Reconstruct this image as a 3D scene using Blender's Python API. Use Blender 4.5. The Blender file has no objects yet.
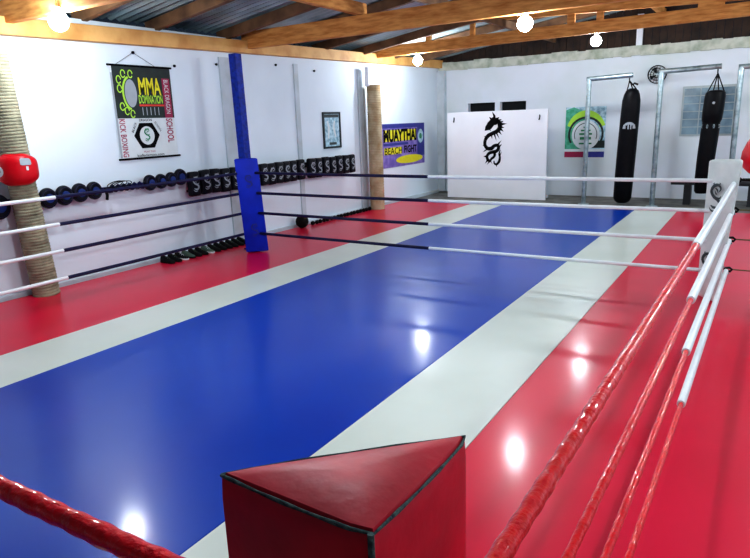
import bpy, bmesh, math, random
from mathutils import Vector, Matrix
random.seed(7)
PI = math.pi
COL = bpy.context.scene.collection

# ------------------------------------------------------------------ materials
def lin(c):
    return tuple(((v/255)/12.92 if v/255 <= .04045 else (((v/255)+.055)/1.055)**2.4) for v in c) + (1,)

def mat(name, rgb, rough=.6, metal=0, var=.12, scale=6, bump=0, bscale=60, spec=.5, emit=0, coat=0, stretch=None, rgb2=None, croughvar=0):
    m = bpy.data.materials.new(name); m.use_nodes = True
    nt = m.node_tree; N = nt.nodes; L = nt.links
    b = N['Principled BSDF']
    b.inputs['Roughness'].default_value = rough; b.inputs['Metallic'].default_value = metal
    b.inputs['Specular IOR Level'].default_value = spec
    b.inputs['Coat Weight'].default_value = coat; b.inputs['Coat Roughness'].default_value = .08 if coat > .5 else .14
    tc = N.new('ShaderNodeTexCoord'); mp = N.new('ShaderNodeMapping')
    if stretch: mp.inputs['Scale'].default_value = stretch
    L.new(tc.outputs['Object'], mp.inputs['Vector'])
    nz = N.new('ShaderNodeTexNoise'); nz.inputs['Scale'].default_value = scale; nz.inputs['Detail'].default_value = 5
    L.new(mp.outputs[0], nz.inputs['Vector'])
    cr = N.new('ShaderNodeValToRGB')
    c = lin(rgb); d = lin(rgb2) if rgb2 else tuple(v*(1-var*1.6) for v in c[:3])+(1,)
    cr.color_ramp.elements[0].position = .3; cr.color_ramp.elements[1].position = .62
    cr.color_ramp.elements[0].color = d; cr.color_ramp.elements[1].color = c
    L.new(nz.outputs['Fac'], cr.inputs[0]); L.new(cr.outputs[0], b.inputs['Base Color'])
    if croughvar:
        mr = N.new('ShaderNodeMapRange'); mr.inputs['To Min'].default_value = rough; mr.inputs['To Max'].default_value = rough+croughvar
        L.new(nz.outputs['Fac'], mr.inputs['Value']); L.new(mr.outputs[0], b.inputs['Roughness'])
    if bump:
        n2 = N.new('ShaderNodeTexNoise'); n2.inputs['Scale'].default_value = bscale; n2.inputs['Detail'].default_value = 3
        L.new(mp.outputs[0], n2.inputs['Vector'])
        bp = N.new('ShaderNodeBump'); bp.inputs['Strength'].default_value = bump; bp.inputs['Distance'].default_value = .01
        L.new(n2.outputs['Fac'], bp.inputs['Height']); L.new(bp.outputs[0], b.inputs['Normal'])
    if emit:
        b.inputs['Emission Color'].default_value = c; b.inputs['Emission Strength'].default_value = emit
    return m

M = {}
M['blue_mat'] = mat('blue_mat', (0, 66, 172), .3, var=.12, scale=.5, rgb2=(0, 52, 158), croughvar=.08, spec=.18, coat=.3)
M['red_mat'] = mat('red_mat', (216, 10, 60), .32, scale=.6, rgb2=(202, 6, 50), croughvar=.08, spec=.2, coat=.3)
M['white_mat'] = mat('white_mat', (214, 220, 211), .3, scale=.8, rgb2=(202, 209, 198), croughvar=.1, coat=.3)
M['concrete'] = mat('concrete_floor', (120, 118, 112), .7, scale=3, bump=.3, bscale=30, rgb2=(80, 76, 70))
M['wall'] = mat('white_wall', (222, 233, 242), .85, scale=.7, bump=.15, bscale=25, rgb2=(212, 223, 232), spec=.2)
M['wall_back'] = mat('back_wall', (220, 226, 236), .85, scale=.6, bump=.15, bscale=25, rgb2=(202, 214, 214), spec=.2)
M['plaster'] = mat('grey_plaster', (196, 206, 214), .85, scale=3, bump=.2, bscale=30, rgb2=(178, 190, 194), spec=.2)
M['ledge'] = mat('mossy_ledge', (198, 202, 190), .9, scale=5, bump=.4, bscale=20, rgb2=(150, 160, 142))
M['wood'] = mat('pine_beam', (224, 162, 94), .7, scale=4, stretch=(1, 1, 6), bump=.2, bscale=30, rgb2=(186, 116, 58), spec=.2)
M['wood_plate'] = mat('pine_wall_plate', (222, 172, 104), .6, scale=3, bump=.2, bscale=30, rgb2=(196, 138, 72))
M['wood_old'] = mat('old_brown_rafter', (130, 96, 66), .75, scale=3, bump=.2, bscale=30, rgb2=(74, 50, 34))
M['tin'] = mat('roof_tin', (176, 198, 202), .4, metal=.25, scale=1.2, rgb2=(96, 112, 116))
M['clad'] = mat('dark_cladding', (60, 42, 32), .8, scale=5, rgb2=(34, 26, 22))
M['black'] = mat('black_leather', (9, 9, 14), .5, scale=12, rgb2=(4, 4, 8), spec=.15)
M['black_matte'] = mat('black_matte', (8, 8, 10), .7, scale=12, spec=.2)
M['pad_navy'] = mat('black_navy_leather', (8, 9, 24), .5, scale=10, rgb2=(4, 5, 14), spec=.2)
M['navy'] = mat('navy_vinyl', (12, 14, 66), .45, scale=10, rgb2=(8, 9, 44), spec=.3)
M['navy_center'] = mat('navy_blue_centre', (16, 44, 112), .45, scale=8, spec=.3)
M['blue_pad'] = mat('blue_vinyl_pad', (4, 42, 186), .5, scale=5, rgb2=(2, 34, 164), spec=.25)
M['blue_pad_faint'] = mat('faint_dark_blue_print', (14, 34, 140), .5)
M['blue_post'] = mat('blue_painted_steel', (10, 48, 160), .5, scale=18, rgb2=(6, 30, 110), bump=.2, spec=.25)
M['white_vinyl'] = mat('white_vinyl_pad', (214, 220, 218), .4, scale=6, rgb2=(196, 204, 202), bump=.05)
M['white_sleeve'] = mat('white_rope_sleeve', (232, 238, 240), .4, scale=12, var=.04)
M['red_sleeve'] = mat('red_taped_rope', (232, 0, 26), .5, scale=30, bump=.8, bscale=60, rgb2=(212, 0, 20), spec=.1, coat=.8)
M['red_pad'] = mat('worn_red_leather', (206, 12, 46), .42, scale=9, bump=.12, bscale=30, rgb2=(172, 6, 36), croughvar=.15, spec=.35)
M['piping'] = mat('worn_grey_green_piping', (84, 104, 100), .8, scale=90, bump=.4, bscale=200, rgb2=(40, 48, 60), spec=.2)
M['red_gloss'] = mat('red_leather', (206, 4, 26), .4, scale=6, rgb2=(180, 2, 20), spec=.3)
M['rope_wrap'] = mat('jute_rope_wrap', (166, 162, 136), .9, scale=7, bump=.6, bscale=70, rgb2=(120, 118, 98))
M['rope_wrap2'] = mat('tan_rope_wrap', (190, 176, 146), .9, scale=5, bump=.5, bscale=70, rgb2=(160, 136, 100))
M['steel'] = mat('galvanised_steel', (176, 192, 196), .32, metal=.75, scale=9, rgb2=(120, 138, 142))
M['white_paint'] = mat('white_painted_board', (232, 234, 240), .5, scale=1.5, rgb2=(224, 228, 234))
M['ink'] = mat('black_ink', (6, 6, 10), .7, spec=.1)
M['ink_grey'] = mat('grey_ink', (60, 70, 70), .6)
M['white_ink'] = mat('white_ink', (214, 222, 224), .6, var=.05)
M['silver_ink'] = mat('silver_ink', (158, 166, 174), .5, var=.1)
M['yellow_ink'] = mat('yellow_ink', (232, 222, 30), .6, var=.1, scale=30)
M['lime_ink'] = mat('lime_ink', (176, 226, 70), .6, var=.1)
M['green_ink'] = mat('green_ink', (40, 140, 92), .6, scale=12, rgb2=(20, 90, 60))
M['dark_green'] = mat('dark_green_print', (22, 44, 40), .6, scale=6, rgb2=(12, 16, 20))
M['teal_ink'] = mat('teal_ink', (88, 176, 150), .6, scale=10, rgb2=(36, 140, 96))
M['magenta_ink'] = mat('magenta_ink', (160, 24, 74), .6)
M['red_ink'] = mat('red_ink', (222, 60, 40), .6)
M['purple_ink'] = mat('purple_ink', (104, 88, 170), .6, scale=5, rgb2=(150, 130, 200))
M['indigo_ink'] = mat('indigo_ink', (48, 52, 140), .6, scale=8)
M['pale_blue'] = mat('pale_blue_print', (190, 222, 234), .4, scale=14, rgb2=(92, 138, 160))
M['dark_frame'] = mat('dark_picture_frame', (30, 44, 50), .4)
M['rubber'] = mat('black_rubber', (11, 12, 12), .7, spec=.2)
M['grey_green'] = mat('grey_green_fabric', (70, 92, 80), .8)
M['glass'] = mat('bluish_window_glass', (132, 158, 172), .25, scale=3, rgb2=(78, 102, 118))
M['frame_white'] = mat('pale_window_frame', (170, 182, 184), .5)
M['bench'] = mat('dark_bench_vinyl', (34, 36, 42), .5)
M['wire'] = mat('brown_tie_wire', (110, 96, 60), .6)
M['hole'] = mat('dark_vent_hole', (10, 14, 18), .9)
M['bulb'] = mat('glowing_bulb', (238, 247, 255), .4, emit=290)
M['bulb_fill'] = mat('added_fill_bulb', (238, 247, 255), .4, emit=480)  # stronger glow for the extra bulbs added outside the frame
M['cap'] = mat('bulb_cap', (210, 210, 205), .4)

# ------------------------------------------------------------------ mesh builder
def woff(p):
    v = Vector((0, 0, 0))
    while p is not None: v += Vector(p.location); p = p.parent
    return v
class MB:
    def __init__(s): s.bm = bmesh.new()
    def box(s, lo, hi, bev=0, seg=2, mtx=None):
        g = bmesh.ops.create_cube(s.bm, size=1)['verts']
        c = [(a+b)/2 for a, b in zip(lo, hi)]; d = [b-a for a, b in zip(lo, hi)]
        for v in g: v.co = Vector((c[i]+v.co[i]*d[i] for i in range(3)))
        if bev:
            es = list({e for v in g for e in v.link_edges})
            r = bmesh.ops.bevel(s.bm, geom=es+g, offset=bev, segments=seg, profile=.5, affect='EDGES')
            g = list({v for f in r['faces'] for v in f.verts} | {v for v in g if v.is_valid})
        if mtx is not None:
            for v in g: v.co = mtx @ v.co
        return s
    def beam(s, a, b, w, h, up=(0, 0, 1)):
        a, b = Vector(a), Vector(b); d = (b-a); L = d.length; z = d.normalized()
        x = z.cross(Vector(up)).normalized(); y = x.cross(z)
        m = Matrix((x, y, z)).transposed().to_4x4(); m.translation = a
        return s.box((-w/2, -h/2, 0), (w/2, h/2, L), bev=.006, seg=1, mtx=m)
    def ring(s, c, x, y, r, n, ph=0):
        return [s.bm.verts.new(c + x*(r*math.cos(2*PI*k/n+ph)) + y*(r*math.sin(2*PI*k/n+ph))) for k in range(n)]
    def tube(s, pts, rad, n=10, cap=True):
        pts = [Vector(p) for p in pts]
        if not isinstance(rad, (list, tuple)): rad = [rad]*len(pts)
        prev = None; rings = []
        for i, p in enumerate(pts):
            t = (pts[min(i+1, len(pts)-1)]-pts[max(i-1, 0)]).normalized()
            if prev is None:
                x = t.orthogonal().normalized()
            else:
                x = (prev - t*prev.dot(t)).normalized()
            prev = x; y = t.cross(x)
            rings.append(s.ring(p, x, y, rad[i], n))
        for a, b in zip(rings, rings[1:]):
            for k in range(n): s.bm.faces.new((a[k], a[(k+1) % n], b[(k+1) % n], b[k]))
        if cap:
            s.bm.faces.new(rings[0][::-1]); s.bm.faces.new(rings[-1])
        return s
    def lathe(s, prof, origin=(0, 0, 0), axis=(0, 0, 1), n=24, sx=1, sy=1, ph=0):
        o = Vector(origin); z = Vector(axis).normalized()
        x = Vector((1, 0, 0)) if abs(z.x) < .9 else Vector((0, 1, 0))
        x = (x - z*x.dot(z)).normalized(); y = z.cross(x); rings = []
        for r, h in prof:
            rings.append([s.bm.verts.new(o + z*h + x*(r*sx*math.cos(2*PI*k/n+ph)) + y*(r*sy*math.sin(2*PI*k/n+ph))) for k in range(n)])
        for a, b in zip(rings, rings[1:]):
            for k in range(n): s.bm.faces.new((a[k], a[(k+1) % n], b[(k+1) % n], b[k]))
        s.bm.faces.new(rings[0][::-1]); s.bm.faces.new(rings[-1])
        return s
    def prism(s, poly, z0, z1, bev=0, seg=3):
        a = [s.bm.verts.new((x, y, z0)) for x, y in poly]; b = [s.bm.verts.new((x, y, z1)) for x, y in poly]
        n = len(poly); fs = [s.bm.faces.new(a[::-1]), s.bm.faces.new(b)]
        for k in range(n): fs.append(s.bm.faces.new((a[k], a[(k+1) % n], b[(k+1) % n], b[k])))
        if bev:
            es = list({e for f in fs for e in f.edges})
            bmesh.ops.bevel(s.bm, geom=es, offset=bev, segments=seg, profile=.5, affect='EDGES')
        return s
    def poly(s, pts3):
        s.bm.faces.new([s.bm.verts.new(p) for p in pts3]); return s
    def build(s, name, m, parent=None, smooth=True, subsurf=0):
        bmesh.ops.recalc_face_normals(s.bm, faces=s.bm.faces)
        if parent is not None:
            for v in s.bm.verts: v.co -= woff(parent)
        me = bpy.data.meshes.new(name); s.bm.to_mesh(me); s.bm.free()
        me.materials.append(m)
        if smooth:
            for p in me.polygons: p.use_smooth = True
            try: me.set_sharp_from_angle(angle=math.radians(38))
            except Exception: pass
        o = bpy.data.objects.new(name, me); COL.objects.link(o)
        if parent is not None:
            o.parent = parent
        if subsurf:
            md = o.modifiers.new('sub', 'SUBSURF'); md.levels = subsurf; md.render_levels = subsurf
        return o

def thing(name, label, cat, loc=(0, 0, 0), group=None):
    o = bpy.data.objects.new(name, None); COL.objects.link(o); o.location = loc; o.empty_display_size = .1
    o['label'] = label; o['category'] = cat
    if group: o['group'] = group
    return o
def tag(o, label, cat, group=None):
    o['label'] = label; o['category'] = cat
    if group: o['group'] = group
    return o
def struct(o): o['kind'] = 'structure'; return o
def copy_thing(root, off, label=None):
    r = root.copy(); COL.objects.link(r); r.location = Vector(root.location)+Vector(off)
    if label: r['label'] = label
    for ch in list(root.children):
        c = ch.copy(); COL.objects.link(c); c.parent = r
        for g in ch.children:
            d = g.copy(); COL.objects.link(d); d.parent = c
    return r

# flat artwork frame: u to the right, v up, n towards the viewer
class Fr:
    def __init__(s, o, u, v): s.o = Vector(o); s.u = Vector(u); s.v = Vector(v); s.n = s.u.cross(s.v)
    def p(s, u, v, d=0): return s.o + s.u*u + s.v*v + s.n*d
def flat(name, fr, polys, d, m, parent):
    b = MB()
    for pl in polys: b.poly([fr.p(u, v, d) for u, v in pl])
    return b.build(name, m, parent, smooth=False)
def rect(u0, v0, u1, v1): return [(u0, v0), (u1, v0), (u1, v1), (u0, v1)]
def disc(u, v, r, n=32, ry=None):
    ry = ry or r
    return [(u+r*math.cos(2*PI*k/n), v+ry*math.sin(2*PI*k/n)) for k in range(n)]
def smooth_path(pts, k=5):
    out = []
    for i in range(len(pts)-1):
        p0 = pts[max(i-1, 0)]; p1 = pts[i]; p2 = pts[i+1]; p3 = pts[min(i+2, len(pts)-1)]
        for j in range(k):
            t = j/k
            out.append(tuple(.5*((2*p1[q])+(-p0[q]+p2[q])*t+(2*p0[q]-5*p1[q]+4*p2[q]-p3[q])*t*t+(-p0[q]+3*p1[q]-3*p2[q]+p3[q])*t**3) for q in range(len(p1))))
    out.append(pts[-1]); return out
def stroke(pts, sm=5):          # pts: (u, v, width) -> quads
    P = smooth_path(pts, sm) if sm else pts; L = []; R = []
    for i, (x, y, w) in enumerate(P):
        a = P[max(i-1, 0)]; b = P[min(i+1, len(P)-1)]
        dx, dy = b[0]-a[0], b[1]-a[1]; l = math.hypot(dx, dy) or 1
        nx, ny = -dy/l, dx/l
        L.append((x+nx*w/2, y+ny*w/2)); R.append((x-nx*w/2, y-ny*w/2))
    return [[R[i], R[i+1], L[i+1], L[i]] for i in range(len(P)-1)]
def arc(u, v, r, a0, a1, w, n=20, ry=None):
    ry = ry or r
    return stroke([(u+r*math.cos(math.radians(a0+(a1-a0)*k/n)), v+ry*math.sin(math.radians(a0+(a1-a0)*k/n)), w) for k in range(n+1)], 0)
def text(name, fr, s, u0, v0, u1, v1, d, m, parent, rot=0, bold=0):
    cu = bpy.data.curves.new(name, 'FONT'); cu.body = s; cu.size = 1; cu.offset = bold
    cu.resolution_u = 3
    t = bpy.data.objects.new(name, cu); COL.objects.link(t)
    bpy.context.view_layer.update()
    me = bpy.data.meshes.new_from_object(t.evaluated_get(bpy.context.evaluated_depsgraph_get()))
    bpy.data.objects.remove(t)
    pts = [Vector((v.co.x, v.co.y)) for v in me.vertices]
    if rot: pts = [Vector((p.x*math.cos(rot)-p.y*math.sin(rot), p.x*math.sin(rot)+p.y*math.cos(rot))) for p in pts]
    x0 = min(p.x for p in pts); x1 = max(p.x for p in pts); y0 = min(p.y for p in pts); y1 = max(p.y for p in pts)
    for v, p in zip(me.vertices, pts):
        v.co = fr.p(u0+(p.x-x0)/(x1-x0)*(u1-u0), v0+(p.y-y0)/(y1-y0)*(v1-v0), d) - woff(parent)
    me.materials.clear(); me.materials.append(m)
    o = bpy.data.objects.new(name, me); COL.objects.link(o)
    if parent is not None:
        o.parent = parent
    return o

# dragon emblem traced as strokes and spikes (279 x 558 units, y down)
def dragon(cx, cy, h):
    k = h/430.0
    def q(x, y): return (cx+(x-118)*k, cy-(y-275)*k)
    polys = []
    def st(pts): polys.extend(stroke([(*q(x, y), w*k*1.05) for x, y, w in pts], 6))
    st([(140, 128, 22), (166, 144, 30), (174, 178, 34), (152, 208, 32), (110, 226, 30), (72, 246, 30), (50, 280, 26), (48, 318, 26), (70, 345, 28), (104, 346, 30), (128, 326, 26), (155, 322, 24), (166, 345, 26), (148, 368, 26), (112, 376, 26), (84, 386, 24), (66, 412, 22), (76, 440, 24), (98, 448, 16)])
    st([(120, 372, 18), (134, 392, 22), (126, 415, 20), (104, 432, 18), (92, 456, 14)])
    st([(182, 358, 6), (172, 388, 14), (178, 418, 18), (172, 452, 20), (152, 474, 18), (132, 468, 14), (128, 446, 8)])
    head = [(148, 158), (126, 160), (112, 176), (104, 186), (92, 196), (100, 210), (76, 190), (66, 208), (44, 204), (50, 170), (70, 138), (92, 116), (80, 92), (104, 104), (118, 92), (106, 52), (134, 82), (138, 104), (168, 98), (160, 118)]
    # head split in convex-ish pieces
    H = lambda *i: [q(*head[j]) for j in i]
    polys += [H(0, 1, 11, 18, 19), H(1, 2, 10, 11), H(2, 3, 9, 10), H(3, 4, 8, 9), H(11, 12, 13, 17, 18), H(13, 14, 15, 16, 17), H(4, 5, 6)]
    for a, b, c in [((150, 115), (182, 118), (170, 136)), ((165, 130), (198, 132), (182, 150)), ((176, 142), (220, 152), (186, 166)), ((184, 165), (206, 182), (184, 184)),
                    ((186, 182), (200, 208), (172, 200)), ((172, 200), (186, 232), (160, 216)), ((150, 215), (166, 258), (140, 226)), ((134, 222), (142, 270), (120, 232)), ((112, 228), (108, 262), (96, 236)),
                    ((152, 312), (182, 290), (166, 322)), ((164, 325), (188, 318), (172, 345)), ((50, 355), (38, 372), (74, 356)), ((70, 395), (42, 412), (62, 420)), ((66, 430), (56, 462), (80, 446)), ((84, 446), (72, 472), (96, 456)), ((96, 448), (112, 470), (100, 440)),
                    ((48, 330), (32, 322), (46, 306)), ((60, 262), (44, 248), (72, 248)), ((172, 400), (190, 380), (180, 415)), ((160, 470), (150, 492), (144, 474))]:
        mx, my = (a[0]+c[0])/2, (a[1]+c[1])/2      # lengthen the spike tips
        polys.append([q(*a), q(mx+(b[0]-mx)*1.35, my+(b[1]-my)*1.35), q(*c)])
    return polys
def small_dragon(cx, cy, h):
    k = h/100.0
    def q(x, y, w): return (cx+x*k, cy+y*k, w*k)
    P = stroke([q(14, 22, 3), q(20, 34, 8), q(8, 45, 10), q(-12, 40, 12), q(-22, 22, 12), q(-10, 4, 12), q(10, -6, 12), q(22, -20, 12), q(12, -34, 11), q(-6, -34, 9), q(-20, -28, 4)])
    P += stroke([q(-6, 34, 2), q(4, 28, 7), q(10, 18, 2)]) + stroke([q(-4, 24, 2), q(-2, 16, 5), q(6, 12, 2)])
    P += stroke([q(-26, -36, 2), q(-16, -46, 6), q(0, -48, 6), q(10, -44, 2)]) + stroke([q(24, 8, 2), q(18, 0, 6), q(8, 2, 2)])
    for x, y in [(-26, 34), (-30, 18), (26, -30), (-18, 48), (20, 50)]:
        P.append([q(x, y, 0)[:2], q(x*.6, y+5, 0)[:2], q(x*.6, y-6, 0)[:2]])
    return P

# ------------------------------------------------------------------ setting
XW = -7.7; YB = 16.0; XR = 4.5; YF = -6.0
struct(MB().box((XW-.3, YF-.2, -.13), (XR+.2, YB+.2, -.03)).build('floor', M['concrete'], smooth=False))
struct(MB().box((XW-.25, YF, -.03), (XW, YB, 3.36)).build('wall_left', M['wall'], smooth=False))
# back wall with two vent slots
b = MB(); x0s, x1s, x2s, x3s, zs0, zs1 = -6.85, -6.1, -5.96, -5.27, 2.08, 2.33
b.box((XW, YB, -.03), (XR, YB+.2, zs0)); b.box((XW, YB, zs1), (XR, YB+.2, 3.3))
b.box((XW, YB, zs0), (x0s, YB+.2, zs1)); b.box((x1s, YB, zs0), (x2s, YB+.2, zs1)); b.box((x3s, YB, zs0), (XR, YB+.2, zs1))
wb = struct(b.build('wall_back', M['wall_back'], smooth=False))
MB().box((x0s-.02, YB+.16, zs0-.02), (x3s+.02, YB+.19, zs1+.02)).build('vent_hole', M['hole'], wb, smooth=False)
struct(MB().box((XR, YF, -.03), (XR+.2, YB, 4.9)).build('wall_right', M['wall'], smooth=False))
struct(MB().box((XW, YF-.2, -.03), (XR, YF, 3.4)).build('wall_front', M['plaster'], smooth=False))
# ledge along the top of the back wall
b = MB(); n = 60
for i in range(n):
    xa = XW+.02+(XR-XW-.04)*i/n; xb = XW+.02+(XR-XW-.04)*(i+1)/n
    b.box((xa, YB-.07-random.uniform(0, .02), 3.2+random.uniform(-.012, .012)), (xb, YB+.18, 3.41+random.uniform(-.015, .015)))
struct(b.build('trim_1', M['ledge'], smooth=False))
# dark cladding above
b = MB()
x = XW
while x < XR:
    b.box((x, YB+.1+random.uniform(0, .03), 3.35), (x+.15, YB+.15, 5.4)); x += .16
struct(b.build('trim_2', M['clad'], smooth=False))
struct(MB().box((-2.74, YB+.02, 3.4), (-2.61, YB+.09, 4.1)).build('trim_3', M['white_paint'], smooth=False))
# corner pilaster and pilasters of the left wall
struct(MB().box((XW, YB-.14, 0), (XW+.22, YB, 3.2)).build('trim_4', M['plaster'], smooth=False))
for i, (ya, yb) in enumerate([(7.78, 8.02), (9.7, 9.82), (11.9, 12.15)]):
    struct(MB().box((XW, ya, 0), (XW+.03, yb, 3.05)).build('trim_%d' % (5+i), M['plaster'], smooth=False))
# low plinth along the left wall
struct(MB().box((XW, YF+.1, -.03), (XW+.06, YB-.2, .05)).build('baseboard_left', M['plaster'], smooth=False))
# wall plate
struct(MB().beam((XW+.07, YF+.05, 2.98), (XW+.07, YB-.02, 3.37), .13, .2).build('trim_8', M['wood_plate'], smooth=False))
tn = 9
def trim(b, m):
    global tn
    o = struct(b.build('trim_%d' % tn, m, smooth=False)); tn += 1; return o
PITCH = .15
def roofz(x): return 3.46+PITCH*(x-XW)
# tie beams
trim(MB().beam((XW, 4.38, 3.31), (XR-.02, 4.38, 3.34), .1, .24), M['wood'])
trim(MB().beam((XW, 8.42, 3.34), (XR-.02, 8.42, 3.42), .1, .27), M['wood'])
trim(MB().beam((XW, 12.6, 3.43), (XR-.02, 12.6, 3.6), .1, .22), M['wood'])
trim(MB().beam((XW+.2, 12.6, 4.0), (XR-.02, 12.6, 3.64), .09, .22), M['wood'])
for xs, w in [(-6.3, .12), (-5.3, .1), (-4.15, .14), (-3.32, .14), (-2.8, .12), (-1.0, .4)]:
    trim(MB().beam((xs, 12.6, 3.5), (xs, 12.6, 3.92), .08, w, up=(1, 0, 0)), M['wood'])
# rafters on the slope
for y in (3.0, 5.45, 6.62, 8.05, 9.35, 10.65, 12.05, 13.4, 14.7):
    trim(MB().beam((XW-.2, y, roofz(XW-.2)-.04), (XR-.02, y, roofz(XR)-.04), .09, .16), M['wood_old'])
# purlins along the room on top of the tie beams
trim(MB().beam((-5.35, YF+.05, 3.58), (-5.35, 8.55, 3.58), .1, .17), M['wood'])
trim(MB().beam((-2.2, YF+.05, roofz(-2.2)-.22), (-2.2, YB, roofz(-2.2)-.22), .1, .16), M['wood'])
trim(MB().beam((-4.6, 8.5, roofz(-4.6)-.2), (-4.6, YB, roofz(-4.6)-.2), .08, .14), M['wood_old'])
# corrugated roof
b = MB(); ny = int((YB+.4-YF)/.03); xsamp = [XW-.35, -4.9, -2, 1.2, XR+.2]
rows = []
for i in range(ny+1):
    y = YF-.2+i*.03; dz = .022*math.sin(2*PI*y/.15)
    rows.append([b.bm.verts.new((x, y, roofz(x)+.07+dz)) for x in xsamp])
for a, c in zip(rows, rows[1:]):
    for k in range(len(xsamp)-1): b.bm.faces.new((a[k], a[k+1], c[k+1], c[k]))
struct(b.build('ceiling', M['tin']))

# ------------------------------------------------------------------ mats
YM = 13.85
for nm, xa, xb, m, lb in [
    ('floor_mat', XW+.08, -5.753, 'red_mat', 'red floor strip running along the left wall under the pad rack'),
    ('floor_mat', -5.75, -4.993, 'white_mat', 'narrow white floor strip between the left red strip and the blue centre'),
    ('floor_mat', -4.99, -2.163, 'blue_mat', 'wide glossy blue centre floor strip'),
    ('floor_mat', -2.16, -1.373, 'white_mat', 'white floor strip between the blue centre and the right red strip'),
    ('floor_mat', -1.37, .5, 'red_mat', 'red floor strip on the right, under the right ring ropes')]:
    tag(MB().box((xa, YF+.5, -.03), (xb, YM, 0), bev=.003, seg=1).build(nm, M[m], smooth=False), lb, 'mat')

# ------------------------------------------------------------------ ring corners
def tri_pad(P, top, bot, m, root, rnd=.02, name='cushion', sh=None):
    b = MB().prism(P, bot, top, bev=rnd, seg=4)
    if sh:
        for v in b.bm.verts: v.co = sh(v.co)
    return b.build(name, m, root)
# blue corner
pole = thing('ring_post', 'blue painted steel ring post rising behind the blue corner pad', 'post', (-6.98, 7.46, 0))
MB().beam((-6.965, 7.46, 0), (-7.02, 7.46, 3.02), .14, .14, up=(0, 1, 0)).build('pole', M['blue_post'], pole, smooth=False)
MB().box((-7.09, 7.37, 0), (-6.87, 7.57, .015)).build('base_plate', M['blue_post'], pole, smooth=False)
pad = thing('corner_pad', 'tall blue corner pad strapped in front of the blue ring post', 'pad', (-6.75, 7.28, 0))
A1 = Vector((-6.87, 7.08)); A2 = Vector((-6.61, 7.34))
tri_pad([A1, A2, (-6.87, 7.34)], 1.47, .012, M['blue_pad'], pad, sh=lambda c: c+Vector((.05, .045, 0))*(1-c.z/1.47))
fr = Fr((A1.x+.05, A1.y+.045, 0), ((A2-A1).normalized().x, (A2-A1).normalized().y, 0), (-.05/1.47, -.045/1.47, 1))
flat('emblem', fr, small_dragon(.185, 1.12, .2), .003, M['blue_pad_faint'], pad.children[0])
flat('emblem', fr, small_dragon(.185, .36, .2), .003, M['blue_pad_faint'], pad.children[0])
# white corner
pad = thing('corner_pad', 'tall white corner pad with two black dragon emblems', 'pad', (-.3, 7.2, 0))
B1 = Vector((-.485, 7.33)); B2 = Vector((-.205, 7.05))
tri_pad([B1, B2, (-.205, 7.33)], 1.46, .012, M['white_vinyl'], pad, .028, sh=lambda c: Vector((-.485+(c.x+.485)*(.78+.36*c.z/1.46), c.y, c.z)))
d2 = (B2-B1).normalized(); fr = Fr((B1.x, B1.y, 0), (d2.x, d2.y, 0), (0, 0, 1))
flat('emblem', fr, small_dragon(.17, 1.08, .29), .012, M['ink_grey'], pad.children[0])
flat('emblem', fr, small_dragon(.13, .36, .29), .006, M['ink_grey'], pad.children[0])
# red near corner
pad = thing('corner_pad', 'worn red leather triangular corner pad in the near foreground', 'pad', (-.45, .65, 0))
C1, C2, C3 = (-.635, .565), (-.355, .842), (-.362, .552)
# slightly puffed, with rounded vertical edges
bb = MB(); n = 10; edge = []
cs = [C1, C3, C2]
cen = Vector((sum(c[0] for c in cs)/3, sum(c[1] for c in cs)/3))
def outline(inset, bulge):
    out = []
    for i in range(3):
        a = Vector(cs[i]); c = Vector(cs[(i+1) % 3]); dd = (c-a); nn = Vector((dd.y, -dd.x)).normalized()
        if nn.dot(cen-a) > 0: nn = -nn
        for k in range(n):
            t = k/n; e = min(t, 1-t)
            p = a.lerp(c, .02+.96*t) + nn*(bulge*math.sin(PI*t))
            out.append(p + (cen-p)*inset)
    return out
levels = [(.01, .03, .004), (.05, 0, .008), (.4, 0, .008), (.8, 0, .008), (1.1, 0, .006), (1.3, 0, .006), (1.42, 0, .005), (1.452, .012, .003), (1.462, .05, 0), (1.4675, .3, 0), (1.470, .6, 0), (1.471, .9, 0)]
rings = []
for z, ins, bu in levels: rings.append([bb.bm.verts.new((p.x, p.y, z)) for p in outline(ins, bu)])
for a, c in zip(rings, rings[1:]):
    for k in range(3*n): bb.bm.faces.new((a[k], a[(k+1) % (3*n)], c[(k+1) % (3*n)], c[k]))
bb.bm.faces.new(rings[0][::-1]); bb.bm.faces.new(rings[-1])
bb.build('cushion', M['red_pad'], pad)
o3 = outline(.008, .004)
b = MB().tube([(p.x, p.y, 1.458) for p in o3]+[(o3[0].x, o3[0].y, 1.458)], [.0026+.0006*math.sin(i*1.7) for i in range(len(o3)+1)], 8)
b.build('top_piping', M['piping'], pad)
for c in (C3,):
    p = Vector(c)+(cen-Vector(c))*.03
    MB().tube([(p.x, p.y, 1.46), (p.x, p.y, 1.3), (p.x, p.y, .8), (p.x, p.y, .02)], [.0045, .0055, .006, .006], 8).build('edge_piping', M['piping'], pad)

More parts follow.
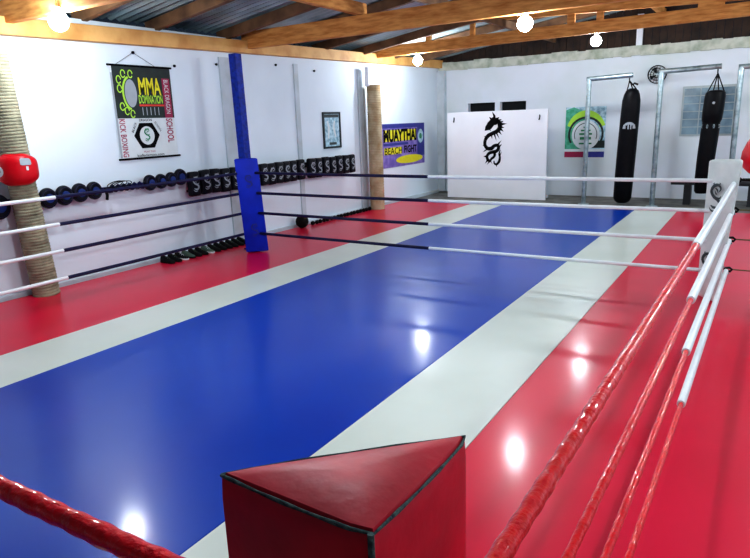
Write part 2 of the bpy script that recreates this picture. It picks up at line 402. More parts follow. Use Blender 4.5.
# ------------------------------------------------------------------ ring ropes
ZR = [1.245, .935, .625, .3]
ordn = ['top', 'second', 'third', 'lowest']
def rope(a, b, t, m1, m2, label, group, r1=.021, r2=.021, sag=.012, twist=True):
    a, b = Vector(a), Vector(b); root = thing('ring_rope', label, 'rope', a, group)
    def pts(s0, s1, n=14): return [a.lerp(b, s0+(s1-s0)*k/n)-Vector((0, 0, sag*4*(s0+(s1-s0)*k/n)*(1-(s0+(s1-s0)*k/n)))) for k in range(n+1)]
    nm = {'navy': 'navy_sleeve', 'white_sleeve': 'white_sleeve', 'red_sleeve': 'red_tape_wrap'}
    for (s0, s1, m, r) in ((0, t, m1, r1), (t, 1, m2, r2)):
        if m == 'red_sleeve':
            L = (b-a).length*(s1-s0); n = int(L/.012); P = pts(s0, s1, n)
            o = MB().tube(P, [r*(1+.05*math.sin(k*1.05)+.03*math.sin(k*.37)) for k in range(n+1)], 14).build(nm[m], M[m], root)
        else:
            o = MB().tube(pts(s0, s1), r, 12).build(nm[m], M[m], root)
        o['label'] = {'navy': 'navy blue half of the rope', 'white_sleeve': 'white half of the rope', 'red_sleeve': 'shiny red taped half of the rope'}[m]
    return root
for i, z in enumerate(ZR):
    rope((-6.72, 7.31, z), (-.36, 7.29, z), .478, 'navy', 'white_sleeve', '%s far ring rope, navy then white, from blue pad to white pad' % ordn[i], 'ropes across the far side of the ring')
    rope((-6.86, 7.16, z), (-6.86, .5, z), (7.16-4.16)/6.66, 'navy', 'white_sleeve', '%s left ring rope, navy then white, in front of the left wall' % ordn[i], 'ropes along the left side of the ring')
    rope((-.218, 7.38, z-.01), (-.309, .72, z), .542, 'white_sleeve', 'red_sleeve', '%s right ring rope, white then red, running to the near corner' % ordn[i], 'ropes along the right side of the ring', r1=.024, r2=.0185 if i == 0 else .0135)
    rope((-.5, .57, z), (-6.8, .50, z), .5, 'red_sleeve', 'white_sleeve', '%s near ring rope leaving the red corner pad to the left' % ordn[i], 'ropes along the near side of the ring')
    # turnbuckle and tie wire to the right
    h = thing('turnbuckle', 'dark steel hook tying the %s right rope beside the white pad' % ordn[i], 'hook', (-.21, 7.41, z), 'hooks beside the white corner pad')
    MB().tube([(-.235, 7.40, z), (-.22, 7.42, z+.015), (-.19, 7.43, z+.018), (-.165, 7.43, z), (-.18, 7.42, z-.02), (-.21, 7.42, z-.012)], .013, 8).build('hook', M['rubber'], h)
    MB().tube([(-.26, 7.42, z+.05), (-.19, 7.42, z-.05)], .008, 6).build('bolt', M['steel'], h.children[0])
    tag(MB().tube([(-.16, 7.43, z), (.3, 7.43, z+.0), (.86, 7.45, z-.01)], .008 if i else .016, 6).build('tie_wire', M['wire'] if i else M['rubber']), 'thin brown tie wire going right from the %s hook of the white pad' % ordn[i], 'wire', 'wires right of the white pad')
t = thing('steel_post', 'plain grey steel post holding the tie wires at the right', 'post', (.9, 7.46, 0))
MB().tube([(.9, 7.46, -.03), (.9, 7.46, 1.5)], .045, 16).build('pole', M['steel'], t)

# ------------------------------------------------------------------ wrapped columns
def column(cx, cy, z1, r0, r1, m, label, name='wrapped_column', lean=(0, 0)):
    root = thing(name, label, 'column', (cx, cy, 0))
    prof = []; per = .036; k = int(z1/per)
    for i in range(k):
        z = i*per; r = r0+(r1-r0)*z/z1 + random.uniform(-.002, .002)
        prof += [(r-.007, z), (r, z+per*.25), (r+.002, z+per*.5), (r, z+per*.75)]
    MB().lathe(prof, (cx, cy, 0), (lean[0], lean[1], 1), n=28).build('rope_wrap', m, root)
    return root
c1 = column(-7.46, 4.22, 2.95, .155, .15, M['rope_wrap'], 'rope-wrapped striking column at far left behind the red belly pad', lean=(0, -.055))
c2 = column(-7.44, 12.17, 2.74, .165, .155, M['rope_wrap2'], 'tan wrapped column between the framed picture and the purple banner')
MB().box((-7.56, 12.0, 2.7), (-7.46, 12.12, 3.1)).build('steel_core', M['white_paint'], c2, smooth=False)

# red belly protector strapped round the left column
bp = thing('belly_pad', 'red belly protector strapped round the rope-wrapped column', 'pad', (-7.46, 4.14, 1.55))
b = MB(); nu, nv = 22, 12; cx, cy = -7.46, 4.13
outer = []; inner = []
aim = math.atan2(-4.22-1.2, 7.46)      # faces the ring
def bpt(s, tt, off):
    a = aim + s*1.6
    hh = .18*(1-max(0, abs(s)-.35)*.45)
    z = 1.55 + tt*hh
    r = .165 + off*(1-.8*max(abs(tt), 0)**5)*(1-.7*abs(s)**5)
    return (cx+r*math.cos(a), cy+r*math.sin(a), z)
grid = [[b.bm.verts.new(bpt(-1+2*i/nu, -1+2*j/nv, .085)) for j in range(nv+1)] for i in range(nu+1)]
gri2 = [[b.bm.verts.new(bpt(-1+2*i/nu, -1+2*j/nv, .0)) for j in range(nv+1)] for i in range(nu+1)]
for G in (grid, gri2):
    for i in range(nu):
        for j in range(nv): b.bm.faces.new((G[i][j], G[i+1][j], G[i+1][j+1], G[i][j+1]))
for i in range(nu):
    b.bm.faces.new((grid[i][0], grid[i+1][0], gri2[i+1][0], gri2[i][0])); b.bm.faces.new((grid[i][nv], grid[i+1][nv], gri2[i+1][nv], gri2[i][nv]))
for j in range(nv):
    b.bm.faces.new((grid[0][j], grid[0][j+1], gri2[0][j+1], gri2[0][j])); b.bm.faces.new((grid[nu][j], grid[nu][j+1], gri2[nu][j+1], gri2[nu][j]))
b.build('cushion', M['red_gloss'], bp)
def wrapdisc(name, s0, t0, ru, rv, m, n=20, shape='disc'):
    b = MB(); c = b.bm.verts.new(bpt(s0, t0, .089)); R = []
    for k in range(n):
        a = 2*PI*k/n; u, v = math.cos(a), math.sin(a)
        if shape != 'disc': q = max(abs(u), abs(v)); u, v = u/q, v/q
        R.append(b.bm.verts.new(bpt(s0+u*ru, t0+v*rv, .089)))
    for k in range(n): b.bm.faces.new((c, R[k], R[(k+1) % n]))
    b.build(name, m, bp)
wrapdisc('emblem', -.52, -.05, .2, .4, M['white_ink'])
wrapdisc('emblem_mark', -.52, -.05, .1, .09, M['ink_grey'], shape='sq')
wrapdisc('label_patch', .3, .5, .15, .22, M['silver_ink'], shape='sq')
wrapdisc('label_patch', .32, .08, .035, .13, M['white_ink'], shape='sq')
MB().lathe([(.166, 0), (.172, .005), (.172, .045), (.166, .05)], (cx, cy, 1.6), n=28).build('strap', M['black_matte'], bp)

# ------------------------------------------------------------------ rail with mitts and pads
rail = thing('wall_rail', 'long navy rail fixed along the left wall holding mitts and pads', 'rail', (XW+.1, 8, 1.17))
MB().tube([(XW+.07, 3.2, 1.17), (XW+.07, 11.5, 1.2)], .03, 12).build('bar', M['navy'], rail)
for y in (3.5, 5.45, 6.5, 8.3, 9.9, 11.4):
    MB().box((XW, y-.02, 1.12), (XW+.08, y+.02, 1.2)).build('bracket', M['rubber'], rail, smooth=False)
def mitt(y, z, r, label, first=None):
    m = thing('focus_mitt', label, 'mitt', (XW+.12, y, z), 'round focus mitts on the rail')
    X = XW+.1
    fc = MB().lathe([(r*.8, 0), (r*.97, .02), (r, .045), (r*.93, .075), (r*.7, .092), (r*.5, .088)], (X, y, z), (1, 0, 0), 28, sx=.9).build('face', M['pad_navy'], m)
    MB().lathe([(r*.44, .09), (r*.42, .1), (r*.2, .104)], (X, y, z), (1, 0, 0), 20).build('target_spot', M['navy_center'], fc)
    MB().tube([(X+.086, y+r*.8*.9*math.cos(2*PI*k/24), z+r*.8*math.sin(2*PI*k/24)) for k in range(25)], .004, 6).build('stitched_ring', M['navy'], fc)
    return m
lm = ['half hidden behind the left side of the wrapped column', 'just right of the wrapped column', 'second right of the wrapped column', 'third right of the wrapped column', 'fourth right of the wrapped column, next to the cord loops',
      'right of the cord loops, first of the far four', 'second of the four beside the dragon pads', 'third of the four beside the dragon pads', 'touching the first dragon kick pad']
for (y, z, r), l in zip([(3.88, 1.13, .15), (4.49, 1.16, .13), (4.71, 1.17, .128), (4.93, 1.18, .125), (5.14, 1.185, .12), (6.05, 1.2, .115), (6.25, 1.2, .11), (6.44, 1.21, .11), (6.62, 1.23, .125)], lm):
    mitt(y, z, r, 'round dark focus mitt, '+l)
# cord loops + navy bundle
jr = thing('skipping_rope', 'coiled black skipping rope looped over the navy rail', 'rope', (XW+.12, 5.6, 1.2))
for k in range(3):
    yc = 5.48+.05*k
    P = [(XW+.13+.012*k, yc+(.11+.015*k)*math.cos(a)+.06*math.sin(a), 1.235+.04*math.sin(a)-.005*k) for a in [2*PI*j/20 for j in range(21)]]
    MB().tube(P, .006, 6).build('loop', M['rubber'], jr)
MB().tube([(XW+.13, 5.32, 1.2), (XW+.14, 5.33, 1.1), (XW+.13, 5.325, 1.04)], .02, 10).build('handle', M['rubber'], jr)
bn = thing('belt_bundle', 'bundle of navy belts wrapped over the rail between the mitts', 'belts', (XW+.1, 5.75, 1.17))
for k in range(6):
    y = 5.42+.09*k
    MB().tube([(XW+.075, y, 1.18), (XW+.12, y+.02, 1.215), (XW+.135, y+.05, 1.18), (XW+.12, y+.07, 1.145), (XW+.075, y+.08, 1.14)], [.018, .024, .026, .024, .018], 8).build('belt', M['navy'], bn)

# kick pads with dragon mark
ys = [6.86, 7.1, 7.31, 7.54, 7.77, 8.02, 8.26, 8.48, 8.69, 8.90, 9.10, 9.31, 9.54, 9.89, 10.12, 10.36, 10.6, 10.84, 11.08, 11.3]
nth = ['first', 'second', 'third', 'fourth', 'fifth', 'sixth', 'seventh', 'eighth', 'ninth', 'tenth', 'eleventh', 'twelfth', 'thirteenth', 'fourteenth', 'fifteenth', 'sixteenth', 'seventeenth', 'eighteenth', 'nineteenth']
base = None
def make_kick(y, label):
    root = thing('kick_pad', label, 'pad', (XW+.12, y, 1.1), 'black kick pads in a row on the rail')
    # slightly bowed leather pad
    b = MB(); b.box((XW+.105, y-.104, .91), (XW+.21, y+.1, 1.29), bev=.035, seg=4)
    b.build('padding', M['pad_navy'], root)
    fr = Fr((XW+.211, y, 1.1), (0, 1, 0), (0, 0, 1))
    flat('emblem', fr, small_dragon(0, .0, .23), .002, M['silver_ink'], root.children[0])
    for z in (1.0, 1.2): MB().box((XW+.09, y-.105, z-.018), (XW+.12, y+.1, z+.018), bev=.004, seg=1).build('strap', M['black_matte'], root)
    return root
for i, y in enumerate(ys):
    if i < 6: lab = 'black kick pad with pale dragon mark, %s from the left, left of the blue post' % nth[i]
    else: lab = 'black kick pad with pale dragon mark, %s past the blue corner' % nth[i-6]
    if base is None: base = make_kick(y, lab)
    else:
        c = copy_thing(base, (random.uniform(-.004, .012), y-ys[0], random.uniform(-.012, .012)), lab)
        c.rotation_euler = (random.uniform(-.05, .05), 0, random.uniform(-.06, .02))

# medicine ball, shoes, dumbbells on the floor by the wall
mb = thing('medicine_ball', 'black medicine ball on the red strip against the left wall', 'ball', (-7.48, 9.42, .125))
MB().lathe([(.125*math.sin(PI*k/16)+.0004, -.125*math.cos(PI*k/16)) for k in range(17)], (-7.48, 9.42, .125), n=28).build('ball', M['rubber'], mb)
MB().tube([(-7.48+.127*math.cos(a), 9.42+.127*math.sin(a)*.8, .125+.127*math.sin(a)*.6) for a in [2*PI*k/30 for k in range(31)]], .003, 6).build('seam', M['black_matte'], mb)

def shoe(x, y, m, m2, label, rz=0):
    root = thing('training_shoe', label, 'shoe', (x, y, 0), 'shoes lined up at the foot of the left wall')
    b = MB(); P = [(-.13, .03), (-.1, .042), (0, .036), (.07, .047), (.12, .04), (.145, .015)]
    poly = [(x+a, y+c) for a, c in P]+[(x+a, y-c) for a, c in P[::-1]]
    b.prism(poly, 0.001, .028, bev=.006, seg=2); b.build('sole', M['white_ink'] if m2 else M['rubber'], root)
    b = MB(); secs = [(-.125, .028, .1), (-.09, .036, .115), (-.03, .034, .1), (.03, .036, .075), (.08, .042, .055), (.12, .034, .042), (.14, .015, .034)]
    rings = []
    for sx_, w, h in secs:
        rings.append([b.bm.verts.new((x+sx_, y+w*math.cos(a), .027+(h-.027)*max(0, math.sin(a))**.7)) for a in [PI*k/10 for k in range(11)]])
    for a, c in zip(rings, rings[1:]):
        for k in range(10): b.bm.faces.new((a[k], a[k+1], c[k+1], c[k]))
    for r in (rings[0], rings[-1]): b.bm.faces.new(r)
    for a, c in zip(rings, rings[1:]): b.bm.faces.new((a[0], c[0], c[10], a[10]))
    b.build('upper', M[m], root)
    b = MB()
    for k in range(3):
        xx = x-.005+.028*k; zz = .1-.016*k
        b.tube([(xx, y-.022, zz-.012), (xx, y, zz-.002), (xx, y+.022, zz-.012)], .004, 5)
    b.build('laces', M['white_ink'] if m2 else M['grey_green'], root)
sc = [('black_matte', 0), ('black_matte', 0), ('rubber', 1), ('grey_green', 0), ('black_matte', 0), ('black_matte', 0), ('grey_green', 1), ('rubber', 0), ('black_matte', 0), ('black_matte', 0), ('rubber', 0), ('black_matte', 0), ('black_matte', 0)]
for i, (m, w) in enumerate(sc):
    desc = ('dark green' if m == 'grey_green' else 'black')+(' shoe with pale sole' if w else ' shoe')
    shoe(-7.46, 6.12+i*.135, m, w, '%s by the left wall, %s in the row' % (desc, nth[i]))
def dumbbell(y, label):
    root = thing('dumbbell', label, 'dumbbell', (-7.5, y, 0), 'small dumbbells along the foot of the left wall')
    for s in (-1, 1):
        MB().lathe([(.03, -.03), (.042, -.022), (.042, .022), (.03, .03)], (-7.5, y+s*.07, .0375), (0, 1, 0), 6, ph=PI/6).build('weight_head', M['rubber'], root, smooth=False)
    MB().tube([(-7.5, y-.05, .0375), (-7.5, y, .0375), (-7.5, y+.05, .0375)], [.012, .015, .012], 12).build('grip', M['black_matte'], root)
for i in range(9):
    dumbbell(9.85+i*.25, 'small black dumbbell on the floor by the wall, %s right of the medicine ball' % nth[i])

# ------------------------------------------------------------------ hanging banner on the left wall
XS = XW+.02
W, H = 1.03, 1.27
ban = thing('wall_banner', 'hanging fight club banner with a black hexagon and yellow lettering', 'banner', (XS, 6.22, 1.55))
fr = Fr((XS, 5.71, 1.55), (0, 1, 0), (0, 0, 1))
MB().box((XS-.004, 5.71, 1.55), (XS, 5.71+W, 1.55+H)).build('canvas', M['white_ink'], ban, smooth=False)
for z, e in ((1.55+H, .03), (1.55, .03)):
    MB().tube([(XS+.004, 5.71-e, z), (XS+.004, 5.71+W+e, z)], .014, 10).build('rod', M['ink'], ban)
MB().tube([(XS, 5.8, 1.55+H), (XS-.005, 6.13, 3.0), (XS, 6.5, 1.55+H)], .003, 5).build('string', M['ink_grey'], ban)
flat('dark_print', fr, [rect(.03, .56, W, H-.01)], .002, M['dark_green'], ban)
flat('magenta_strip', fr, [rect(W-.17, .56, W-.03, 1.12)], .004, M['magenta_ink'], ban)
flat('side_stripe', fr, [rect(0, .02, .03, H-.1)], .003, M['silver_ink'], ban)
# pale mask shape with lime curls
flat('mask_shape', fr, [disc(.3, .9, .1, ry=.19)], .004, M['silver_ink'], ban)
cur = arc(.3, .9, .13, 100, 260, .03, ry=.22)+arc(.3, .9, .12, -60, 50, .015, ry=.2)
flat('lime_outline', fr, arc(.3, .9, .13, 100, 260, .03, ry=.22), .006, M['lime_ink'], ban)
for u, v in [(.12, 1.08), (.2, 1.16), (.32, 1.16), (.12, .96), (.13, .72), (.2, .66), (.29, .62)]:
    flat('lime_curl', fr, arc(u, v, .035, 0, 330, .016, 14, ry=.05), .006, M['lime_ink'], ban)
text('lettering', fr, 'MMA', .44, .88, .83, 1.12, .006, M['yellow_ink'], ban, bold=.02)
text('lettering', fr, 'DOMINATION', .42, .76, .84, .88, .006, M['lime_ink'], ban, bold=.02)
flat('red_line', fr, [rect(.42, .725, .86, .75)], .006, M['red_ink'], ban)
flat('small_print', fr, [rect(.46+.07*k, .6, .475+.07*k, .71) for k in range(5)], .005, M['silver_ink'], ban)
text('lettering', fr, 'BLACK DRAGON', W-.14, .62, W-.06, 1.1, .006, M['white_ink'], ban, rot=-PI/2)
text('lettering', fr, 'SCHOOL', W-.17, .2, W-.05, .55, .005, M['magenta_ink'], ban, rot=-PI/2, bold=.02)
text('lettering', fr, 'KICK BOXING', .045, .03, .14, .55, .005, M['magenta_ink'], ban, rot=-PI/2, bold=.01)
hx = [(.49+.225*math.cos(PI/3*k), .315+.205*math.sin(PI/3*k)) for k in range(6)]
flat('hexagon', fr, [hx], .004, M['ink'], ban)
flat('disc', fr, [disc(.49, .315, .13)], .006, M['white_ink'], ban)
flat('emblem', fr, small_dragon(.49, .325, .18), .008, M['green_ink'], ban)
text('lettering', fr, 'DRAGON', .38, .515, .6, .55, .006, M['ink'], ban, bold=.01)
text('lettering', fr, 'BLACK', .23, .36, .34, .51, .006, M['ink'], ban, rot=math.radians(62))
text('lettering', fr, 'SCHOOL', .64, .36, .76, .51, .006, M['ink'], ban, rot=math.radians(-60))
text('lettering', fr, 'MUAY THAI', .4, .075, .6, .1, .006, M['magenta_ink'], ban)
text('lettering', fr, 'koflademon.com', .28, .02, .76, .058, .006, M['ink_grey'], ban, bold=.01)
# hooks and marks on the wall
for y, z, l in [(6.13, 3.0, 'small wall hook holding the banner string'), (6.85, 2.86, 'small black hook in the wall right of the banner'), (7.72, 2.93, 'small black hook in the wall left of the blue post top'), (9.2, 3.0, 'small black hook high on the wall right of the blue post'), (10.35, 2.95, 'small black hook high above the framed picture')]:
    tag(MB().lathe([(.012, 0), (.02, .01), (.02, .03), (.01, .04)], (XW, y, z), (1, 0, 0), 10).build('wall_hook', M['ink']), l, 'hook')

# framed picture
pf = thing('framed_picture', 'narrow dark framed pale blue certificate on the left wall', 'picture', (XW, 10.85, 1.43))
ya, yb, za, zb = 10.55, 11.17, 1.44, 2.17
b = MB()
for lo, hi in [((ya, za), (ya+.04, zb)), ((yb-.04, za), (yb, zb)), ((ya+.04, za), (yb-.04, za+.04)), ((ya+.04, zb-.04), (yb-.04, zb))]:
    b.box((XW, lo[0], lo[1]), (XW+.03, hi[0], hi[1]))
b.build('frame', M['dark_frame'], pf, smooth=False)
MB().box((XW, ya+.04, za+.04), (XW+.012, yb-.04, zb-.04)).build('print', M['pale_blue'], pf, smooth=False)
fr = Fr((XW+.012, ya, za), (0, 1, 0), (0, 0, 1))
flat('printed_border', fr, [rect(.06, .62, .56, .68), rect(.2, .07, .46, .12)], .002, M['ink_grey'], pf)
flat('printed_figure', fr, stroke([(.16, .55, .05), (.2, .4, .07), (.17, .2, .04)]), .002, M['white_ink'], pf)
flat('printed_figure', fr, stroke([(.42, .55, .04), (.38, .42, .06), (.44, .22, .05)]), .002, M['white_ink'], pf)

# beach fight banner
bf = thing('event_banner', 'purple muay thai beach fight banner right of the tan column', 'banner', (XW, 14, .84))
ya, yb, za, zb = 12.82, 15.05, .85, 1.88
MB().box((XW, ya, za), (XW+.012, yb, zb)).build('canvas', M['purple_ink'], bf, smooth=False)
fr = Fr((XW+.012, ya, za), (0, 1, 0), (0, 0, 1)); w, h = yb-ya, zb-za
flat('indigo_print', fr, [rect(0, .9*h, w, h), rect(.82*w, .2*h, w, .9*h), rect(.05*w, .5*h, .6*w, .56*h)], .002, M['indigo_ink'], bf)
flat('yellow_backing', fr, [rect(.05*w, .6*h, .78*w, .86*h), rect(.06*w, .3*h, .45*w, .46*h)], .004, M['yellow_ink'], bf)
text('lettering', fr, 'MUAYTHAI', .05*w, .58*h, .8*w, .88*h, .006, M['ink'], bf, bold=.05)
text('lettering', fr, 'BEACH', .07*w, .3*h, .45*w, .46*h, .006, M['ink'], bf, bold=.01)
text('lettering', fr, 'FIGHT', .5*w, .3*h, .8*w, .48*h, .006, M['ink'], bf, bold=.03)
flat('yellow_blob', fr, [disc(.63*w, .15*h, .32*w, ry=.1*h)], .004, M['yellow_ink'], bf)
flat('globe_mark', fr, [disc(.9*w, .68*h, .07*w, ry=.17*h)], .004, M['pale_blue'], bf)
flat('globe_mark', fr, [disc(.9*w, .68*h, .03*w, ry=.07*h)], .006, M['green_ink'], bf)

# ------------------------------------------------------------------ back wall things
wbd = thing('partition_board', 'large white board with a black dragon standing before the back wall', 'board', (-5.67, 14.9, 0))
xa, xb, ZT = -6.95, -4.38, 2.1
MB().box((xa, 14.9, -.03), (xb, 14.95, ZT), bev=.004, seg=1).build('panel', M['white_paint'], wbd, smooth=False)
for xx in (xa+.1, xb-.16): MB().box((xx, 14.95, -.03), (xx+.06, 15.5, .03)).build('foot', M['white_paint'], wbd, smooth=False)
for xx in (-6.76, -4.57):
    MB().tube([(xx, 14.895, 1.97), (xx+.012, 14.87, 1.93), (xx, 14.87, 1.86), (xx-.015, 14.89, 1.87)], .014, 8).build('hook', M['ink'], wbd)
fr = Fr((0, 14.899, 0), (1, 0, 0), (0, 0, 1))
# dragon spans x -5.96..-5.39, z .76..2.06
flat('dragon_emblem', fr, dragon(-5.715, 1.42, 1.29), .002, M['ink'], wbd.children[0])

p2 = thing('club_poster', 'green and yellow poster with white ring emblem behind the left bag stand', 'poster', (-3.8, YB-.02, .88))
xa, xb, za, zb = -4.25, -3.3, .87, 2.12; w = xb-xa; h = zb-za
MB().box((xa, YB-.012, za), (xb, YB-.002, zb)).build('paper', M['pale_blue'], p2, smooth=False)
fr = Fr((xa, YB-.012, za), (1, 0, 0), (0, 0, 1))
flat('teal_print', fr, [[(0, .2*h), (.5*w, .2*h), (.5*w, .9*h), (.2*w, h), (0, .95*h)]], .002, M['teal_ink'], p2)
flat('yellow_band', fr, arc(.52*w, .5*h, .43*w, 20, 160, .14, ry=.38*h), .004, M['lime_ink'], p2)
flat('dark_band', fr, arc(.52*w, .48*h, .42*w, -30, 210, .05, ry=.32*h)+[rect(.62*w, .22*h, w, .36*h)], .005, M['dark_green'], p2)
flat('white_ring', fr, [disc(.52*w, .47*h, .35*w, ry=.28*h)], .007, M['white_ink'], p2)
flat('ring_text', fr, arc(.52*w, .47*h, .28*w, -20, 200, .018, ry=.225*h), .009, M['ink_grey'], p2)
flat('green_marks', fr, [rect(.4*w, .54*h, .64*w, .57*h), rect(.46*w, .6*h, .56*w, .63*h), rect(.36*w, .47*h, .68*w, .505*h), rect(.38*w, .38*h, .5*w, .43*h), rect(.55*w, .38*h, .66*w, .43*h), rect(.36*w, .29*h, .68*w, .32*h)], .009, M['green_ink'], p2)
flat('white_stripe', fr, [rect(0, .15*h, w, .2*h), rect(0, 0, w, .04*h)], .009, M['white_ink'], p2)
flat('magenta_stripe', fr, [rect(0, .04*h, .58*w, .15*h)], .009, M['magenta_ink'], p2)
flat('dark_stripe', fr, [rect(.58*w, .04*h, w, .15*h)], .009, M['indigo_ink'], p2)

# window on the back wall
wn = struct(MB().box((-1.68, YB-.02, 1.39), (-.62, YB-.001, 2.47)).build('window_1', M['frame_white'], smooth=False))
for i in range(3):
    for j in range(6):
        xx = -1.64+i*.335; zz = 1.43+j*.168
        MB().box((xx, YB-.03, zz), (xx+.31, YB-.021, zz+.15)).build('pane', M['glass'], wn, smooth=False)

# wall fan
fan = thing('wall_fan', 'round black wall fan behind the second bag stand', 'fan', (-2.22, YB-.12, 2.76))
b = MB()
for rr, dd in ((.19, 0), (.19, .09), (.13, .11), (.07, .12)):
    b.tube([(-2.22+rr*math.cos(a), YB-.1-dd, 2.76+rr*math.sin(a)) for a in [2*PI*k/28 for k in range(29)]], .008, 6)
for k in range(16):
    a = 2*PI*k/16
    b.tube([(-2.22+.03*math.cos(a), YB-.225, 2.76+.03*math.sin(a)), (-2.22+.13*math.cos(a), YB-.21, 2.76+.13*math.sin(a)), (-2.22+.19*math.cos(a), YB-.19, 2.76+.19*math.sin(a)), (-2.22+.19*math.cos(a), YB-.1, 2.76+.19*math.sin(a))], .004, 5)
b.build('cage', M['ink'], fan)
MB().lathe([(.05, 0), (.06, .03), (.05, .1)], (-2.22, YB, 2.76), (0, -1, 0), 16).build('motor', M['steel'], fan)
b = MB()
for k in range(4):
    a0 = PI/2*k+.4
    b.poly([(-2.22+r*math.cos(a), YB-.15-s, 2.76+r*math.sin(a)) for r, a, s in ((.03, a0, 0), (.16, a0-.25, -.02), (.17, a0+.35, .02), (.03, a0+.5, .0))])
b.build('blades', M['dark_frame'], fan)

# ------------------------------------------------------------------ bag stands and bags
YP = 14.5
def stand(x0, x1, z, label):
    root = thing('bag_stand', label, 'stand', (x0, YP, -.03), 'steel bag stands before the back wall')
    MB().tube([(x0, YP, -.03), (x0, YP, z)], .052, 16).build('upright', M['steel'], root)
    MB().tube([(x0-.05, YP, z), (x1, YP, z+.03)], .05, 16).build('arm', M['steel'], root)
    MB().lathe([(.12, 0), (.12, .015), (.055, .02)], (x0, YP, -.03), n=20).build('base_plate', M['steel'], root)
    MB().tube([(x1-.06, YP, z-.02), (x1-.06, YP, z-.1)], .012, 8).build('eye_bolt', M['rubber'], root)
stand(-3.385, -2.5, 2.68, 'galvanised bag stand left of the first long punching bag')
stand(-1.95, -.87, 2.74, 'galvanised bag stand between the two long punching bags')
stand(-.53, .47, 2.73, 'galvanised bag stand rightmost, behind the white corner pad')

def bag(prof, cx, cy, label, lean=(0, 0)):
    root = thing('punching_bag', label, 'punching bag', (cx, cy, prof[0][1]))
    b = MB().lathe(prof, (cx, cy, 0), n=32)
    zt = prof[-1][1]
    for v in b.bm.verts:
        v.co.x += lean[0]*(v.co.z-zt); v.co.y += lean[1]*(v.co.z-zt)
    b.build('body', M['black'], root)
    return root
bx = -2.55
prof = [(.02, .03), (.1, .035), (.15, .07), (.185, .14), (.193, .6), (.193, 1.2), (.188, 1.95), (.18, 2.2), (.155, 2.32), (.12, 2.4), (.06, 2.44)]
bag1 = bag(prof, bx+.06, YP, 'long black punching bag with white arched logo, nearly touching the floor', (.03, 0))
for dx in (-.1, .02, .1):
    MB().tube([(bx+.06+dx, YP-.04, 2.4), (bx+.03+dx*.5, YP-.02, 2.5), (bx-.01, YP, 2.6)], .012, 8).build('strap', M['black_matte'], bag1)
MB().tube([(bx+.06, YP-.02, 2.51), (bx+.1, YP-.04, 2.54), (bx+.17, YP-.03, 2.51)], .02, 8).build('strap_knot', M['black_matte'], bag1)
def on_bag(u, v, cx, cy, r, ang0):
    a = ang0 + u/r
    return (cx+(r+.003)*math.cos(a), cy+(r+.003)*math.sin(a), v)
def bag_print(name, polys, cx, cy, r, ang0, m, parent):
    b = MB()
    for pl in polys: b.poly([on_bag(u, v, cx, cy, r, ang0) for u, v in pl])
    b.build(name, m, parent, smooth=False)
ang = math.atan2(-YP, 2.5)
lg = []
for k in range(6): lg += [disc(-.1+.04*k, 1.67+.055*math.sin(PI*(k+.5)/6), .024, 10)]
lg += arc(0, 1.62, .12, 0, 180, .03, 16)+[rect(-.1, 1.62, -.07, 1.68), rect(-.03, 1.61, -.005, 1.7), rect(.02, 1.61, .045, 1.7), rect(.07, 1.62, .1, 1.68)]
bag_print('emblem', lg, bx+.06-.02, YP, .192, ang, M['silver_ink'], bag1.children[0])
prof = [(.02, .28), (.1, .285), (.13, .33), (.15, .5), (.165, 1.0), (.17, 1.62), (.165, 1.66), (.16, 1.7), (.185, 1.76), (.19, 1.9), (.188, 2.2), (.175, 2.28), (.1, 2.32)]
bag2 = bag(prof, -.93, YP, 'long black punching bag with wider top section in front of the window', (.05, 0))
for dx in (-.15, -.05, .05, .15):
    MB().tube([(-.93+dx, YP-.03, 2.28), (-.925, YP, 2.64)], .011, 8).build('strap', M['black_matte'], bag2)
bag_print('emblem', [disc(.0, 2.08, .025, 14)], -.95, YP, .19, math.atan2(-YP, 1), M['silver_ink'], bag2.children[0])
for a in (-2.6, -1.9, -1.2, -.5):
    MB().tube([(-.96+.17*math.cos(a)+.012*math.cos(t), YP+.17*math.sin(a), 1.63+.035*math.sin(t)) for t in [2*PI*k/12 for k in range(13)]], .006, 6).build('side_ring', M['steel'], bag2)

# red teardrop bag at the right edge
rb = thing('teardrop_bag', 'red teardrop punching bag at the right edge behind the white pad', 'punching bag', (.14, 10, 1.0))
MB().lathe([(.05, 1.03), (.18, 1.05), (.3, 1.1), (.37, 1.17), (.405, 1.27), (.395, 1.38), (.35, 1.5), (.28, 1.62), (.2, 1.74), (.12, 1.84), (.06, 1.88)], (.14, 10, 0), n=36).build('body', M['red_gloss'], rb)
MB().tube([(.14, 10, 1.87), (.14, 10, 4.45)], .012, 8).build('hanging_strap', M['black_matte'], rb)

# bench
bn = thing('bench', 'low dark bench under the window by the back wall', 'bench', (-.9, 15.2, -.03))
MB().box((-1.66, 14.95, .4), (.6, 15.3, .5), bev=.015).build('seat', M['bench'], bn)
for xx in (-1.4, -.9, -.2, .4): MB().box((xx, 14.99, -.03), (xx+.14, 15.26, .4)).build('leg', M['bench'], bn, smooth=False)

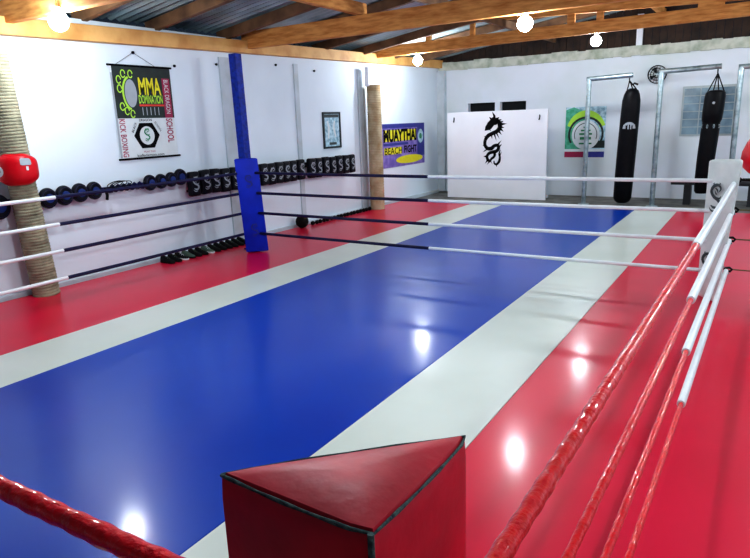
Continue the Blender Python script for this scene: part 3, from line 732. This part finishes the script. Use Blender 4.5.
# ------------------------------------------------------------------ bulbs
def bulb(x, y, z, ztop, label, m='bulb'):
    root = thing('light_bulb', label, 'bulb', (x, y, z), 'bare bulbs hanging from the roof beams')
    r = .1
    MB().lathe([(max(r*math.sin(PI*k/14), .002), -r*math.cos(PI*k/14)) for k in range(14)], (x, y, z), n=20).build('globe', M[m], root)
    MB().lathe([(.03, .075), (.035, .09), (.035, .14), (.02, .15)], (x, y, z), n=14).build('cap', M['cap'], root)
    MB().tube([(x, y, z+.15), (x, y, ztop)], .005, 6).build('cord', M['ink'], root)
bulb(-6.51, 4.3, 3.09, 3.44, 'glowing bulb at top left above the banner')
bulb(-6.62, 12.7, 3.2, 3.55, 'glowing bulb near the far left corner of the ceiling')
bulb(-2.85, 8.53, 3.13, 4.05, 'brightest glowing bulb at the top centre of the ceiling')
bulb(-2.98, 13.16, 3.31, 4.08, 'glowing bulb before the dark cladding of the back wall')
bulb(-2.85, 3.6, 3.2, 4.05, 'added fill bulb out of view above the ring', 'bulb_fill')  # this and the next three: unseen bulbs added to brighten mats and walls
bulb(1.6, 8.5, 3.2, 4.7, 'added fill bulb out of view at the right beyond the ring', 'bulb_fill')
bulb(1.6, 3.0, 3.2, 4.7, 'added fill bulb out of view at the right near the camera', 'bulb_fill')
bulb(1.6, 13.0, 3.2, 4.7, 'added fill bulb out of view at the far right', 'bulb_fill')

# ------------------------------------------------------------------ world and camera
w = bpy.data.worlds.new('World'); bpy.context.scene.world = w; w.use_nodes = True
w.node_tree.nodes['Background'].inputs[0].default_value = (.03, .045, .07, 1)
w.node_tree.nodes['Background'].inputs[1].default_value = .5

yaw, pitch, roll, f = -.557, -.2477, -.035, 622.54
cy_, sy_, cp, sp = math.cos(yaw), math.sin(yaw), math.cos(pitch), math.sin(pitch)
F = Vector((sy_*cp, cy_*cp, sp)); R0 = Vector((cy_, -sy_, 0)); U0 = R0.cross(F)
R = math.cos(roll)*R0+math.sin(roll)*U0; U = -math.sin(roll)*R0+math.cos(roll)*U0
cam = bpy.data.cameras.new('Camera'); co = bpy.data.objects.new('Camera', cam); COL.objects.link(co)
mt = Matrix((R, U, -F)).transposed().to_4x4(); mt.translation = (0, 0, 1.95)
co.matrix_world = mt
cam.sensor_width = 36; cam.lens = 36*f/750; cam.clip_start = .02
bpy.context.scene.camera = co
sc = bpy.context.scene
sc.view_settings.view_transform = 'Standard'; sc.view_settings.look = 'Medium High Contrast'
sc.view_settings.exposure = 0; sc.view_settings.gamma = 1
